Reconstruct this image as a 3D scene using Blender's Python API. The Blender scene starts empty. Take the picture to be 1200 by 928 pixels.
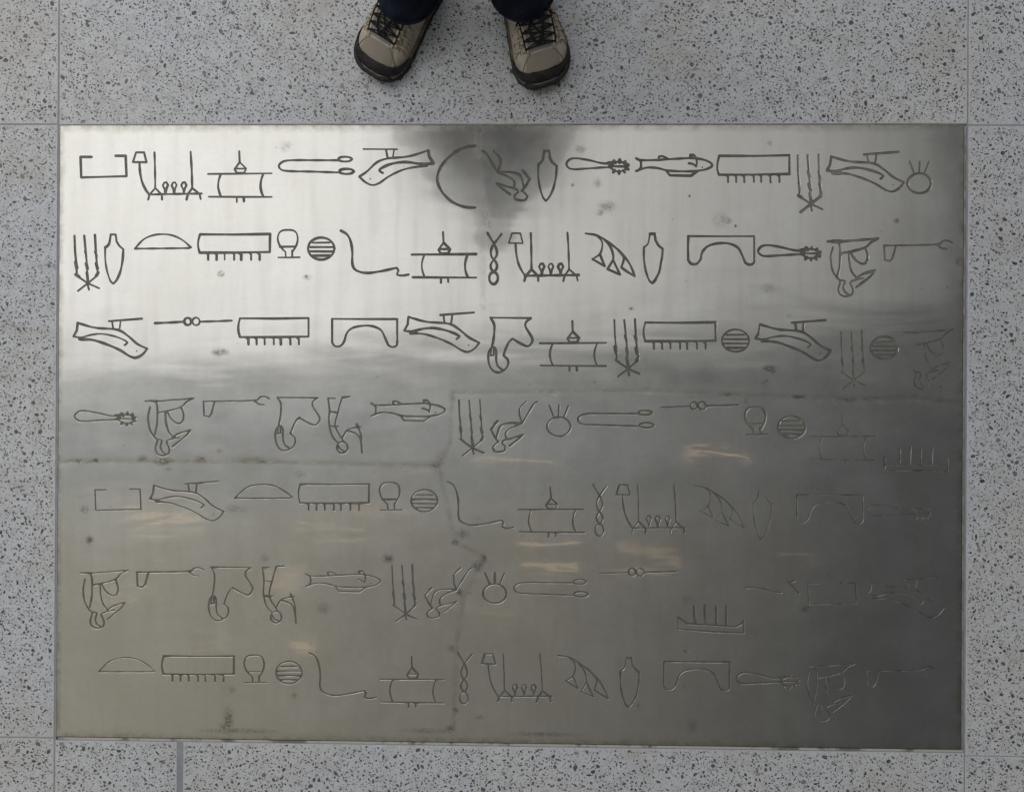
import bpy, bmesh, math, random
import numpy as np
from mathutils import Vector, Matrix, geometry
random.seed(7); RNG = np.random.default_rng(11)
scn = bpy.context.scene
COL = scn.collection
R = math.radians

# ------------------------------------------------------------------ camera
EX, EY, EZ = 0.0013954416787335152, 0.02050676312791496, 0.00562557991313037
CAM = Vector((0.03976219533133506, 0.062252926629955026, 1.3957767922791))
PW, PH = 1.53, 1.0440838542433046          # the metal plate
MR = Matrix.Rotation(EZ, 3, 'Z') @ Matrix.Rotation(EY, 3, 'Y') @ Matrix.Rotation(EX, 3, 'X')
cd = bpy.data.cameras.new('camera'); cam = bpy.data.objects.new('camera', cd); COL.objects.link(cam)
cam.matrix_world = Matrix.Translation(CAM) @ MR.to_4x4()
cd.sensor_width = 36; cd.lens = 29; cd.clip_start = 0.05; cd.clip_end = 100
scn.camera = cam
FPX = 29 / 36 * 1200
def gp(px, py):
    """photograph pixel -> point on the floor plane (metres)"""
    d = MR @ Vector(((px - 600) / FPX, (464 - py) / FPX, -1.0))
    t = -CAM.z / d.z
    return (CAM.x + d.x * t, CAM.y + d.y * t)
def ceil_pt(px, py, z):
    """point at height z that a level mirror shows at that pixel"""
    x, y = gp(px, py); k = 1 + z / CAM.z
    return (CAM.x + (x - CAM.x) * k, CAM.y + (y - CAM.y) * k, z)

# ------------------------------------------------------------------ light
scn.view_settings.view_transform = 'Standard'; scn.view_settings.look = 'None'
scn.view_settings.exposure = 0.0; scn.view_settings.gamma = 1.0
w = bpy.data.worlds.new('World'); scn.world = w; w.use_nodes = True
bg = w.node_tree.nodes['Background']
bg.inputs['Color'].default_value = (0.93, 0.96, 1.0, 1); bg.inputs['Strength'].default_value = 0.105
CZ = 6.0
def area(name, x, y, z, sx, sy, radiance, color, rot=0.0, ramp=None, axis='X', nz=0.0):
    """rectangular ceiling lamp; radiance in scene units; ramp = stops of relative brightness"""
    L = bpy.data.lights.new(name, 'AREA'); L.shape = 'RECTANGLE'; L.size = sx; L.size_y = sy
    L.energy = radiance * math.pi * sx * sy; L.color = color
    o = bpy.data.objects.new(name, L); COL.objects.link(o); o.location = (x, y, z); o.rotation_euler = (0, 0, rot)
    if ramp:
        L.use_nodes = True; nt = L.node_tree; N = nt.nodes; em = N['Emission']
        g = N.new('ShaderNodeNewGeometry'); s = N.new('ShaderNodeSeparateXYZ'); r = N.new('ShaderNodeValToRGB')
        nt.links.new(g.outputs['Parametric'], s.inputs[0]); nt.links.new(s.outputs[axis], r.inputs[0])
        r.color_ramp.interpolation = 'EASE'
        el = r.color_ramp.elements
        while len(el) < len(ramp): el.new(0.5)
        for e, (p, v) in zip(el, ramp): e.position = p; e.color = (v, v, v, 1)
        if nz:
            r2 = N.new('ShaderNodeMapRange'); r2.interpolation_type = 'SMOOTHSTEP'; r2.inputs[2].default_value = nz
            mm = N.new('ShaderNodeMath'); mm.operation = 'MULTIPLY'
            nt.links.new(s.outputs['Y'], r2.inputs[0]); nt.links.new(r.outputs[0], mm.inputs[0]); nt.links.new(r2.outputs[0], mm.inputs[1])
            nt.links.new(mm.outputs[0], em.inputs['Strength'])
        else: nt.links.new(r.outputs[0], em.inputs['Strength'])
    return o
# glazed roof light: its lower edge is the bright/dark border across the plate
a = ceil_pt(70, 468, CZ); b = ceil_pt(560, 434, CZ)
ang = math.atan2(b[1] - a[1], b[0] - a[0])
SX, SY = 13.0, 7.0
ux, uy = math.cos(ang), math.sin(ang)
x0 = a[0] - 5.0 * ux; y0 = a[1] - 5.0 * uy
area('skylight', x0 + ux * SX / 2 - uy * SY / 2, y0 + uy * SX / 2 + ux * SY / 2, CZ, SX, SY, 2.75, (1.0, 0.985, 0.95), ang,
     ramp=[(0.0, 1.0), (0.25, .74), (0.42, .66), (0.56, 0.66), (0.66, 0.57), (0.76, 0.40), (0.88, 0.24), (1.0, 0.13)], nz=.06)
# added area lamps standing in for light bounced off the near left ceiling
area('ceiling_bounce_light', -3.0, -3.6, 5.9, 11.0, 5.6, 0.49, (1.0, 0.93, 0.73), 0, ramp=[(0.0, 1.0), (0.4, 0.85), (0.75, 0.42), (1.0, 0.10)])
area('ceiling_bounce_light', -1.7, -0.75, 5.95, 10.0, 1.7, 0.55, (0.87, 0.95, 1.0), 0, ramp=[(0.0, 1.0), (0.5, 0.7), (1.0, 0.1)], nz=.95)
# small warm lamps on the ceiling
for px, py, sx, sy, e in ((190, 604, .75, .07, 2.6), (385, 622, .7, .06, 2.2), (643, 646, .55, .09, 1.7), (840, 526, .6, .08, 1.8),
                          (150, 690, .5, .08, .9), (332, 680, .35, .06, 1.8), (363, 748, .22, .14, 1.2), (600, 540, .8, .12, .8),
                          (760, 662, .6, .12, .7), (450, 600, .7, .1, .7), (560, 712, .7, .1, .5), (250, 742, .5, .1, .4), (930, 655, .4, .1, .5), (470, 545, .6, .08, .7)):
    x, y, z = ceil_pt(px, py, 5.8)
    area('ceiling_lamp', x, y, z, sx * .95, sy * .20, min(e, 1.8) * 3.4, (1.0, 0.70, 0.40), R(random.uniform(-8, 8)))

# ------------------------------------------------------------------ helpers
def tag(o, label=None, cat=None, group=None, kind=None):
    if label: o['label'] = label
    if cat: o['category'] = cat
    if group: o['group'] = group
    if kind: o['kind'] = kind
    return o
def link(name, me, mat=None, parent=None):
    o = bpy.data.objects.new(name, me); COL.objects.link(o)
    if mat: me.materials.append(mat)
    if parent: o.parent = parent
    return o
def mesh(name, v, f, mat=None, parent=None, smooth=False):
    me = bpy.data.meshes.new(name); me.from_pydata([tuple(p) for p in v], [], f); me.update()
    if smooth: me.polygons.foreach_set('use_smooth', [True] * len(me.polygons))
    return link(name, me, mat, parent)
def empty(name, loc, parent=None, rz=0):
    o = bpy.data.objects.new(name, None); COL.objects.link(o); o.location = loc; o.rotation_euler = (0, 0, rz)
    o.empty_display_size = 0.1
    if parent: o.parent = parent
    return o
class NT:
    def __init__(s, name):
        s.m = bpy.data.materials.new(name); s.m.use_nodes = True; s.t = s.m.node_tree; s.n = s.t.nodes
        s.b = s.n['Principled BSDF']; s.co = s.n.new('ShaderNodeTexCoord').outputs['Object']
    def L(s, a, b): s.t.links.new(a, b)
    def inp(s, sock, v):
        if isinstance(v, bpy.types.NodeSocket): s.L(v, sock)
        elif isinstance(v, (tuple, list)) and len(v) == 3 and sock.type == 'RGBA': sock.default_value = (*v, 1)
        else: sock.default_value = v
    def noise(s, scale, detail=3, rough=0.55, co=None, dist=0.0):
        n = s.n.new('ShaderNodeTexNoise'); n.inputs['Scale'].default_value = scale; n.inputs['Detail'].default_value = detail
        n.inputs['Roughness'].default_value = rough; n.inputs['Distortion'].default_value = dist; s.L(co or s.co, n.inputs['Vector']); return n.outputs['Fac']
    def vor(s, scale, co=None, out='Distance', feat='F1', rnd=1.0):
        n = s.n.new('ShaderNodeTexVoronoi'); n.feature = feat; n.inputs['Scale'].default_value = scale; n.inputs['Randomness'].default_value = rnd
        s.L(co or s.co, n.inputs['Vector']); return n.outputs[out]
    def wave(s, scale, dist, direction='X', co=None, ds=1.0):
        n = s.n.new('ShaderNodeTexWave'); n.bands_direction = direction; n.inputs['Scale'].default_value = scale
        n.inputs['Distortion'].default_value = dist; n.inputs['Detail Scale'].default_value = ds; s.L(co or s.co, n.inputs['Vector']); return n.outputs['Fac']
    def map(s, sc, rot=(0, 0, 0), loc=(0, 0, 0), co=None):
        n = s.n.new('ShaderNodeMapping'); n.inputs['Scale'].default_value = sc; n.inputs['Rotation'].default_value = rot
        n.inputs['Location'].default_value = loc; s.L(co or s.co, n.inputs['Vector']); return n.outputs[0]
    def ramp(s, f, stops):
        n = s.n.new('ShaderNodeMapRange'); n.interpolation_type = 'SMOOTHSTEP'
        a, b, c, d = stops
        for i, v in enumerate((a, b, c, d)): n.inputs[i + 1].default_value = v
        s.inp(n.inputs[0], f); return n.outputs[0]
    def math(s, op, a, b=0.0, clamp=False):
        n = s.n.new('ShaderNodeMath'); n.operation = op; n.use_clamp = clamp; s.inp(n.inputs[0], a); s.inp(n.inputs[1], b); return n.outputs[0]
    def mix(s, f, a, b, mode='MIX'):
        n = s.n.new('ShaderNodeMix'); n.data_type = 'RGBA'; n.blend_type = mode
        s.inp(n.inputs[0], f); s.inp(n.inputs[6], a); s.inp(n.inputs[7], b); return n.outputs[2]
    def attr(s, name, out='Fac'):
        n = s.n.new('ShaderNodeAttribute'); n.attribute_name = name; return n.outputs[out]
    def bump(s, h, dist, strength=1.0, prev=None):
        n = s.n.new('ShaderNodeBump'); n.inputs['Distance'].default_value = dist; n.inputs['Strength'].default_value = strength
        s.inp(n.inputs['Height'], h)
        if prev: s.L(prev, n.inputs['Normal'])
        return n.outputs[0]
    def set(s, color=None, rough=None, metal=None, normal=None, spec=None):
        if color is not None: s.inp(s.b.inputs['Base Color'], color)
        if rough is not None: s.inp(s.b.inputs['Roughness'], rough)
        if metal is not None: s.inp(s.b.inputs['Metallic'], metal)
        if normal is not None: s.L(normal, s.b.inputs['Normal'])
        if spec is not None: s.inp(s.b.inputs['Specular IOR Level'], spec)
        return s.m

# ------------------------------------------------------------------ materials
def terrazzo_material(far=False):
    t = NT('terrazzo_far' if far else 'terrazzo')
    big = t.noise(3.1, 3); mid = t.noise(38, 4, .6)
    c = t.mix(t.ramp(big, (.35, .65, 0, 1)), (.60, .63, .70), (.62, .63, .66))
    c = t.mix(t.ramp(mid, (.42, .68, 0, .55)), c, (.49, .49, .49))
    # crushed-stone fines between the chips
    d = t.noise(120, 2, .5); sp = t.map((1, 1, 1))
    fine = t.vor(420); fc = t.vor(420, out='Color'); sh = t.n.new('ShaderNodeSeparateColor'); t.L(fc, sh.inputs[0])
    m = t.math('MULTIPLY', t.ramp(fine, (.30, .42, 1, 0)), t.ramp(sh.outputs[0], (.52, .60, 0, 1)))
    c = t.mix(t.math('MULTIPLY', m, .6), c, t.mix(sh.outputs[1], (.20, .205, .22), (.36, .34, .30)))
    f2 = t.vor(750, co=t.map((1, .6, 1), (0, 0, .7))); c2 = t.vor(750, co=t.map((1, .6, 1), (0, 0, .7)), out='Color'); s2 = t.n.new('ShaderNodeSeparateColor'); t.L(c2, s2.inputs[0])
    m2 = t.math('MULTIPLY', t.ramp(f2, (.30, .45, 1, 0)), t.ramp(s2.outputs[0], (.55, .62, 0, 1)))
    c = t.mix(t.math('MULTIPLY', m2, .5), c, (.22, .22, .23))
    if far:   # beyond the built chips the stones are only colour
        v3 = t.vor(210); c3 = t.vor(210, out='Color'); s3 = t.n.new('ShaderNodeSeparateColor'); t.L(c3, s3.inputs[0])
        c = t.mix(t.math('MULTIPLY', t.ramp(v3, (.34, .46, 1, 0)), t.ramp(s3.outputs[0], (.38, .44, 0, 1))), c, (.11, .11, .12))
    stain = t.ramp(t.noise(5, 5, .65), (.48, .70, 0, .38))
    c = t.mix(stain, c, (.45, .42, .37))
    n = t.bump(t.noise(260, 3), .0002, .35)
    return t.set(c, t.ramp(mid, (.3, .7, .42, .58)), 0, n, .4)
def chip_material():
    t = NT('stone_chip')
    c = t.attr('chip_colour', 'Color')
    c = t.mix(t.ramp(t.noise(900, 2), (.35, .7, 0, .35)), c, (.30, .30, .31))
    return t.set(c, .42, 0, None, .4)
def plate_material():
    t = NT('worn_stainless_steel')
    st = t.attr('stain'); seam = t.attr('seam')
    rag = t.noise(190, 5, .75); rag2 = t.noise(48, 4, .65)
    blot = t.math('MULTIPLY', st, t.ramp(t.math('ADD', rag, t.math('MULTIPLY', rag2, .5)), (.60, .84, 0.08, 1.0)), True)
    sline = t.math('MULTIPLY', seam, t.ramp(t.math('ADD', rag, rag2), (.76, 1.12, .0, 1.0)), True)
    cloud = t.noise(7, 5, .62); streak = t.noise(5, 4, .6, co=t.map((9, .8, 1)))
    fine = t.noise(60, 4, .7, co=t.map((1, 2.4, 1)))
    c = t.mix(t.ramp(cloud, (.3, .7, 0, 1)), (.435, .433, .415), (.475, .475, .462))
    c = t.mix(t.ramp(streak, (.42, .72, 0, .42)), c, (.40, .385, .355))
    c = t.mix(t.ramp(fine, (.45, .75, 0, .30)), c, (.37, .37, .36))
    c = t.mix(t.math('MULTIPLY', sline, .72), c, (.26, .245, .21))
    c = t.mix(t.math('MULTIPLY', blot, .86), c, (.11, .105, .09))
    edge = t.attr('edge_grime')
    c = t.mix(t.math('MULTIPLY', edge, t.ramp(rag2, (.35, .65, .25, .9))), c, (.25, .24, .19))
    # tiny pits
    pit = t.vor(46); pc = t.vor(46, out='Color'); ps = t.n.new('ShaderNodeSeparateColor'); t.L(pc, ps.inputs[0])
    pm = t.math('MULTIPLY', t.ramp(pit, (.035, .07, 1, 0)), t.ramp(ps.outputs[0], (.90, .91, 0, 1)))
    c = t.mix(t.math('MULTIPLY', pm, .8), c, (.10, .09, .08))
    r = t.ramp(cloud, (.3, .72, .145, .20)); r = t.math('ADD', r, t.ramp(streak, (.4, .7, 0, .05)))
    r = t.math('ADD', r, t.math('MULTIPLY', blot, .35)); r = t.math('ADD', r, t.math('MULTIPLY', sline, .2)); r = t.math('ADD', r, t.math('MULTIPLY', edge, .15))
    # long shallow waves of the sheet, brushed hairlines
    w1 = t.noise(2.6, 2, .45, co=t.map((1.0, 2.6, 1)), dist=.4)
    w2 = t.noise(7.5, 2, .5, co=t.map((.55, 2.3, 1)), dist=.5)
    w3 = t.noise(26, 2, .5, co=t.map((.45, 1.9, 1)))
    n0 = t.bump(w1, .0020); n0 = t.bump(w2, .00032, 1, n0); n0 = t.bump(w3, .00004, 1, n0)
    n = t.bump(t.noise(700, 3, .6), .00002, .6, n0)
    scr = t.ramp(t.noise(16, 2, .5, co=t.map((14, .35, 1), (0, 0, .5))), (.66, .74, 0, 1)); scr2 = t.ramp(t.noise(14, 2, .5, co=t.map((.4, 15, 1), (0, 0, .18))), (.67, .75, 0, 1))
    r = t.math('ADD', r, t.math('MULTIPLY', t.math('ADD', scr, scr2), .04))
    t.set(c, r, t.math('SUBTRACT', 1.0, t.math('MULTIPLY', blot, .5)), n)
    def lobe(rough, nn):
        b = t.n.new('ShaderNodeBsdfPrincipled'); t.L(c, b.inputs['Base Color']); b.inputs['Metallic'].default_value = 1
        t.inp(b.inputs['Roughness'], rough); t.L(nn, b.inputs['Normal']); return b.outputs[0]
    def mixs(f, a, b):
        m = t.n.new('ShaderNodeMixShader'); t.inp(m.inputs[0], f); t.L(a, m.inputs[1]); t.L(b, m.inputs[2]); return m.outputs[0]
    # scuffed film: broad lobe over the polished one, with a little clear polish left
    film = mixs(t.ramp(t.noise(14, 4), (.3, .7, .42, .60)), t.b.outputs[0], lobe(.34, n))
    pol = mixs(t.math('MULTIPLY', t.ramp(t.noise(4, 3), (.3, .7, .10, .24)), t.math('SUBTRACT', 1.0, blot, True)), film, lobe(.058, n0))
    t.L(pol, t.n['Material Output'].inputs['Surface'])
    return t.m
def simple(name, color, rough=.6, metal=0.0, var=None, scale=40, bump=None, bscale=200, spec=.5):
    t = NT(name); c = color
    if var: c = t.mix(t.ramp(t.noise(scale, 4), (.35, .68, 0, 1)), color, var)
    n = t.bump(t.noise(bscale, 3), bump) if bump else None
    return t.set(c, rough, metal, n, spec)
M = {}
M['terrazzo'] = terrazzo_material(); M['terrazzo_far'] = terrazzo_material(True); M['chip'] = chip_material(); M['plate'] = plate_material()
M['grout'] = simple('grout', (.26, .28, .33), .8, 0, (.33, .345, .38), 30, .0003, 300)
M['bed'] = simple('mortar_bed', (.045, .043, .04), .95)
M['groove_dark'] = simple('engraved_groove_dirty', (.12, .115, .10), .6, .35, (.18, .175, .155), 90)
M['groove_mid'] = simple('engraved_groove_worn', (.15, .145, .125), .45, .6, (.26, .25, .22), 60)
M['groove_wall'] = simple('engraved_groove_wall', (.37, .365, .345), .28, 1.0, (.24, .235, .21), 60)
M['groove_clean'] = simple('engraved_groove_clean', (.36, .35, .32), .40, .9, (.16, .155, .14), 45)
def trim_material():
    t = NT('trim_metal'); n = t.noise(34, 4, .65, co=t.map((1, 1, 1)))
    c = t.mix(t.ramp(n, (.42, .58, 0, 1)), (.40, .40, .39), (.24, .235, .22))
    return t.set(c, .45, t.ramp(n, (.42, .58, .5, .2)))
def trim_material_light():
    t = NT('trim_metal_light'); n = t.noise(13, 5, .7)
    c = t.mix(t.ramp(n, (.52, .62, 0, 1)), (.52, .50, .47), (.20, .19, .17))
    return t.set(c, .5, .15)
M['trim'] = trim_material(); M['trim_light'] = trim_material_light()

# ------------------------------------------------------------------ floor
ZT = 0.0
hx, hy = PW / 2, PH / 2
XL = gp(67.5, 80)[0]; XR = gp(1128.5, 80)[0]; XL2 = gp(67, 900)[0]; XR2 = gp(1129.5, 905)[0]
YT = gp(30, 146)[1]; YT2 = gp(1165, 147)[1]; YB = gp(30, 864)[1]; YB2 = gp(1165, 886)[1]
XW0, XW1 = gp(207.5, 900)[0], gp(214.5, 900)[0]
OUT = 1.9
T_TOP = hy + 0.0022; T_BOT = -hy - 0.0068; T_L = -hx - 0.0022; T_R = hx + 0.0060
J = 0.0011
tiles = [  # x0, x1, y0, y1
    (-OUT, T_L - 2 * J, YT + J, 1.75), (T_L, T_R, T_TOP, 1.75), (T_R + 2 * J, OUT, YT2 + J, 1.75),
    (-OUT, T_L - 2 * J, YB + J, YT - J), (T_R + 2 * J, OUT, YB2 + J * .6, YT2 - J),
    (-OUT, T_L - 2 * J, -1.35, YB - J), (T_L, XW0, -1.35, T_BOT), (XW1, T_R, -1.35, T_BOT), (T_R + 2 * J, OUT, -1.35, YB2 - J * .6)]
floor = empty('floor', (0, 0, 0)); tag(floor, kind='structure')
mesh('mortar_bed', [(-9, -9, -.03), (9, -9, -.03), (9, 9, -.03), (-9, 9, -.03)], [(0, 1, 2, 3)], M['bed'], floor)
def slab(name, x0, x1, y0, y1, z0, z1, mat, parent, bev=.0008):
    v = []
    for z, i in ((z0, 0), (z1 - bev, 0), (z1, bev)):
        v += [(x0 + i, y0 + i, z), (x1 - i, y0 + i, z), (x1 - i, y1 - i, z), (x0 + i, y1 - i, z)]
    f = [(8, 9, 10, 11)]
    for k in (0, 4):
        for i in range(4): f.append((k + i, k + (i + 1) % 4, k + 4 + (i + 1) % 4, k + 4 + i))
    return mesh(name, v, f, mat, parent)
# grout fills the joints to just below the surface
for (x0, x1, y0, y1) in ((-OUT, OUT, T_TOP - .0014, 1.75), (-OUT, OUT, -1.35, T_BOT + .0012), (-OUT, T_L + .0012, T_BOT + .0012, T_TOP - .0014), (T_R - .001, OUT, T_BOT + .0012, T_TOP - .0014)):
    slab('grout', x0, x1, y0, y1, -.028, -.0009, M['grout'], floor, .0001)
mesh('outer_floor', [(-OUT, -1.35, -.002), (OUT, -1.35, -.002), (OUT, 1.75, -.002), (-OUT, 1.75, -.002), (-9, -9, -.002), (9, -9, -.002), (9, 9, -.002), (-9, 9, -.002)],
     [(4, 5, 1, 0), (5, 6, 2, 1), (6, 7, 3, 2), (7, 4, 0, 3)], M['terrazzo_far'], floor)
def chips_for(x0, x1, y0, y1, parent, idx):
    IN = (-1.15, 1.15, -.85, 1.0)      # full density near the plaque, thinner and coarser further out
    A = (x1 - x0) * (y1 - y0); n = int(A * 62000)
    cx = RNG.uniform(x0, x1, n); cy = RNG.uniform(y0, y1, n)
    # clumps
    cl = .5 + .5 * np.sin(cx * 31 + 2 * np.sin(cy * 23 + idx)) * np.cos(cy * 37 + 1.5 * np.sin(cx * 17))
    keep = RNG.uniform(0, 1, n) < .62 + .38 * cl
    cx, cy = cx[keep], cy[keep]; n = len(cx)
    far = (cx < IN[0]) | (cx > IN[1]) | (cy < IN[2]) | (cy > IN[3]); kp = ~far | (RNG.uniform(0, 1, n) < .42); cx, cy, far = cx[kp], cy[kp], far[kp]; n = len(cx)
    s = np.exp(RNG.normal(math.log(.00165), .42, n)).clip(.0007, .0052) * np.where(far, 1.35, 1.0)
    asp = RNG.uniform(.25, .85, n); rot = RNG.normal(-.35, .95, n)
    m = RNG.uniform(0, 1, n)
    K = 6
    ang = (np.arange(K) / K * 2 * np.pi)[None, :] + RNG.uniform(-.28, .28, (n, K)); rr = RNG.uniform(.72, 1.15, (n, K))
    px = np.cos(ang) * rr * s[:, None]; py = np.sin(ang) * rr * (s * asp)[:, None]
    # no two of the larger chips overlap
    order = np.argsort(-s); okc = np.ones(n, bool); cell = .005; H = {}
    for i_ in order:
        si = s[i_]
        if si < .0011: break
        gx_, gy_ = int(cx[i_] / cell), int(cy[i_] / cell); hit = False
        for a_ in (gx_ - 1, gx_, gx_ + 1):
            for b_ in (gy_ - 1, gy_, gy_ + 1):
                for (X_, Y_, S_2) in H.get((a_, b_), ()):
                    if (X_ - cx[i_]) ** 2 + (Y_ - cy[i_]) ** 2 < ((S_2 + si) * .72 + .0001) ** 2: hit = True; break
                if hit: break
            if hit: break
        if hit: okc[i_] = False
        else: H.setdefault((gx_, gy_), []).append((cx[i_], cy[i_], si))
    cx, cy, s, asp, rot, m, px, py = cx[okc], cy[okc], s[okc], asp[okc], rot[okc], m[okc], px[okc], py[okc]; n = len(cx)
    c, q = np.cos(rot)[:, None], np.sin(rot)[:, None]
    X = cx[:, None] + px * c - py * q; Y = cy[:, None] + px * q + py * c
    e = .0016
    ok = (X.min(1) > x0 + e) & (X.max(1) < x1 - e) & (Y.min(1) > y0 + e) & (Y.max(1) < y1 - e)
    if y0 > .55: ok &= ~((cx > 9))
    X, Y, s, m = X[ok], Y[ok], s[ok], m[ok]; n = len(X)
    Z = np.repeat((.00008 + RNG.uniform(0, .00006, n) + s * .02)[:, None], K, 1)
    V = np.stack([X, Y, Z], 2).reshape(-1, 3)
    me = bpy.data.meshes.new('stone_chips'); me.vertices.add(n * K); me.vertices.foreach_set('co', V.ravel())
    me.loops.add(n * K); me.loops.foreach_set('vertex_index', np.arange(n * K)); me.polygons.add(n)
    me.polygons.foreach_set('loop_start', np.arange(n) * K); me.polygons.foreach_set('loop_total', np.full(n, K)); me.update(calc_edges=True)
    big = (s - .0008) / .003
    val = np.where(m < .50, RNG.uniform(.06, .12, n), np.where(m < .80, RNG.uniform(.15, .32, n), RNG.uniform(.03, .06, n)))
    val = np.where(s < .0011, np.maximum(val, .14), val)
    tint = RNG.uniform(0, 1, n); Cc = np.ones((n, 4)); Cc[:, 0] = val; Cc[:, 1] = val * 1.02; Cc[:, 2] = val * 1.08
    br = tint < .05; Cc[br, 0] = val[br] * 1.25; Cc[br, 1] = val[br] * 1.08; Cc[br, 2] = val[br] * .85
    at = me.color_attributes.new('chip_colour', 'FLOAT_COLOR', 'POINT'); at.data.foreach_set('color', np.repeat(Cc, K, 0).ravel())
    o = link('stone_chips', me, M['chip'], parent); tag(o, kind='stuff'); return o
for i, (x0, x1, y0, y1) in enumerate(tiles):
    t = slab('terrazzo_tile', x0, x1, y0, y1, -.028, ZT, M['terrazzo'], floor)
    X0, X1, Y0, Y1 = x0, x1, y0, y1
    chips_for(X0, X1, Y0, Y1, t, i)

# ------------------------------------------------------------------ plate: the figures engraved in it
# strokes are read off 4x enlargements whose top left corner is the crop origin
OR = dict(A=(60, 160), B=(320, 160), C=(550, 160), D=(830, 160), E=(60, 360), F=(320, 360), G=(550, 360), H=(830, 360),
          I=(60, 550), P=(320, 550), J=(550, 550), K=(830, 550), L=(60, 728), M=(320, 728), N=(550, 728), O=(830, 728))
def ell(cx, cy, rx, ry, a0=0, a1=360, n=16, wob=0.0):
    r = []
    for i in range(n + 1):
        a = R(a0 + (a1 - a0) * i / n); r.append((cx + rx * math.cos(a), cy + ry * math.sin(a)))
    return r
def comb_teeth(xs, y0, y1): return [('p', [(x - 9, y0), (x, y0 + 5), (x, y1)]) for x in xs]
def drop(x, top, bot): return ('s', [(x, bot), (x - 3, bot - 20), (x - 12, bot - 38), (x - 6, top + 2), (x + 4, top), (x + 12, top + 14), (x + 5, bot - 24), (x, bot)])
def whisk():
    s = [('s', [(668, 130), (620, 126), (560, 112), (500, 103), (470, 109), (455, 128), (464, 146), (490, 154), (560, 150), (650, 145), (668, 150)]),
         ('s', [(650, 124), (690, 120), (735, 124)]), ('s', [(655, 140), (695, 141), (738, 141)]), ('s', ell(703, 142, 37, 22))]
    for a in (200, 240, 275, 310, 345, 20, 55, 90, 125):
        c, q = math.cos(R(a)), math.sin(R(a)); s.append(('t', [(703 + 34 * c, 142 + 20 * q), (703 + 46 * c, 142 + 31 * q)]))
    return s
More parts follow.
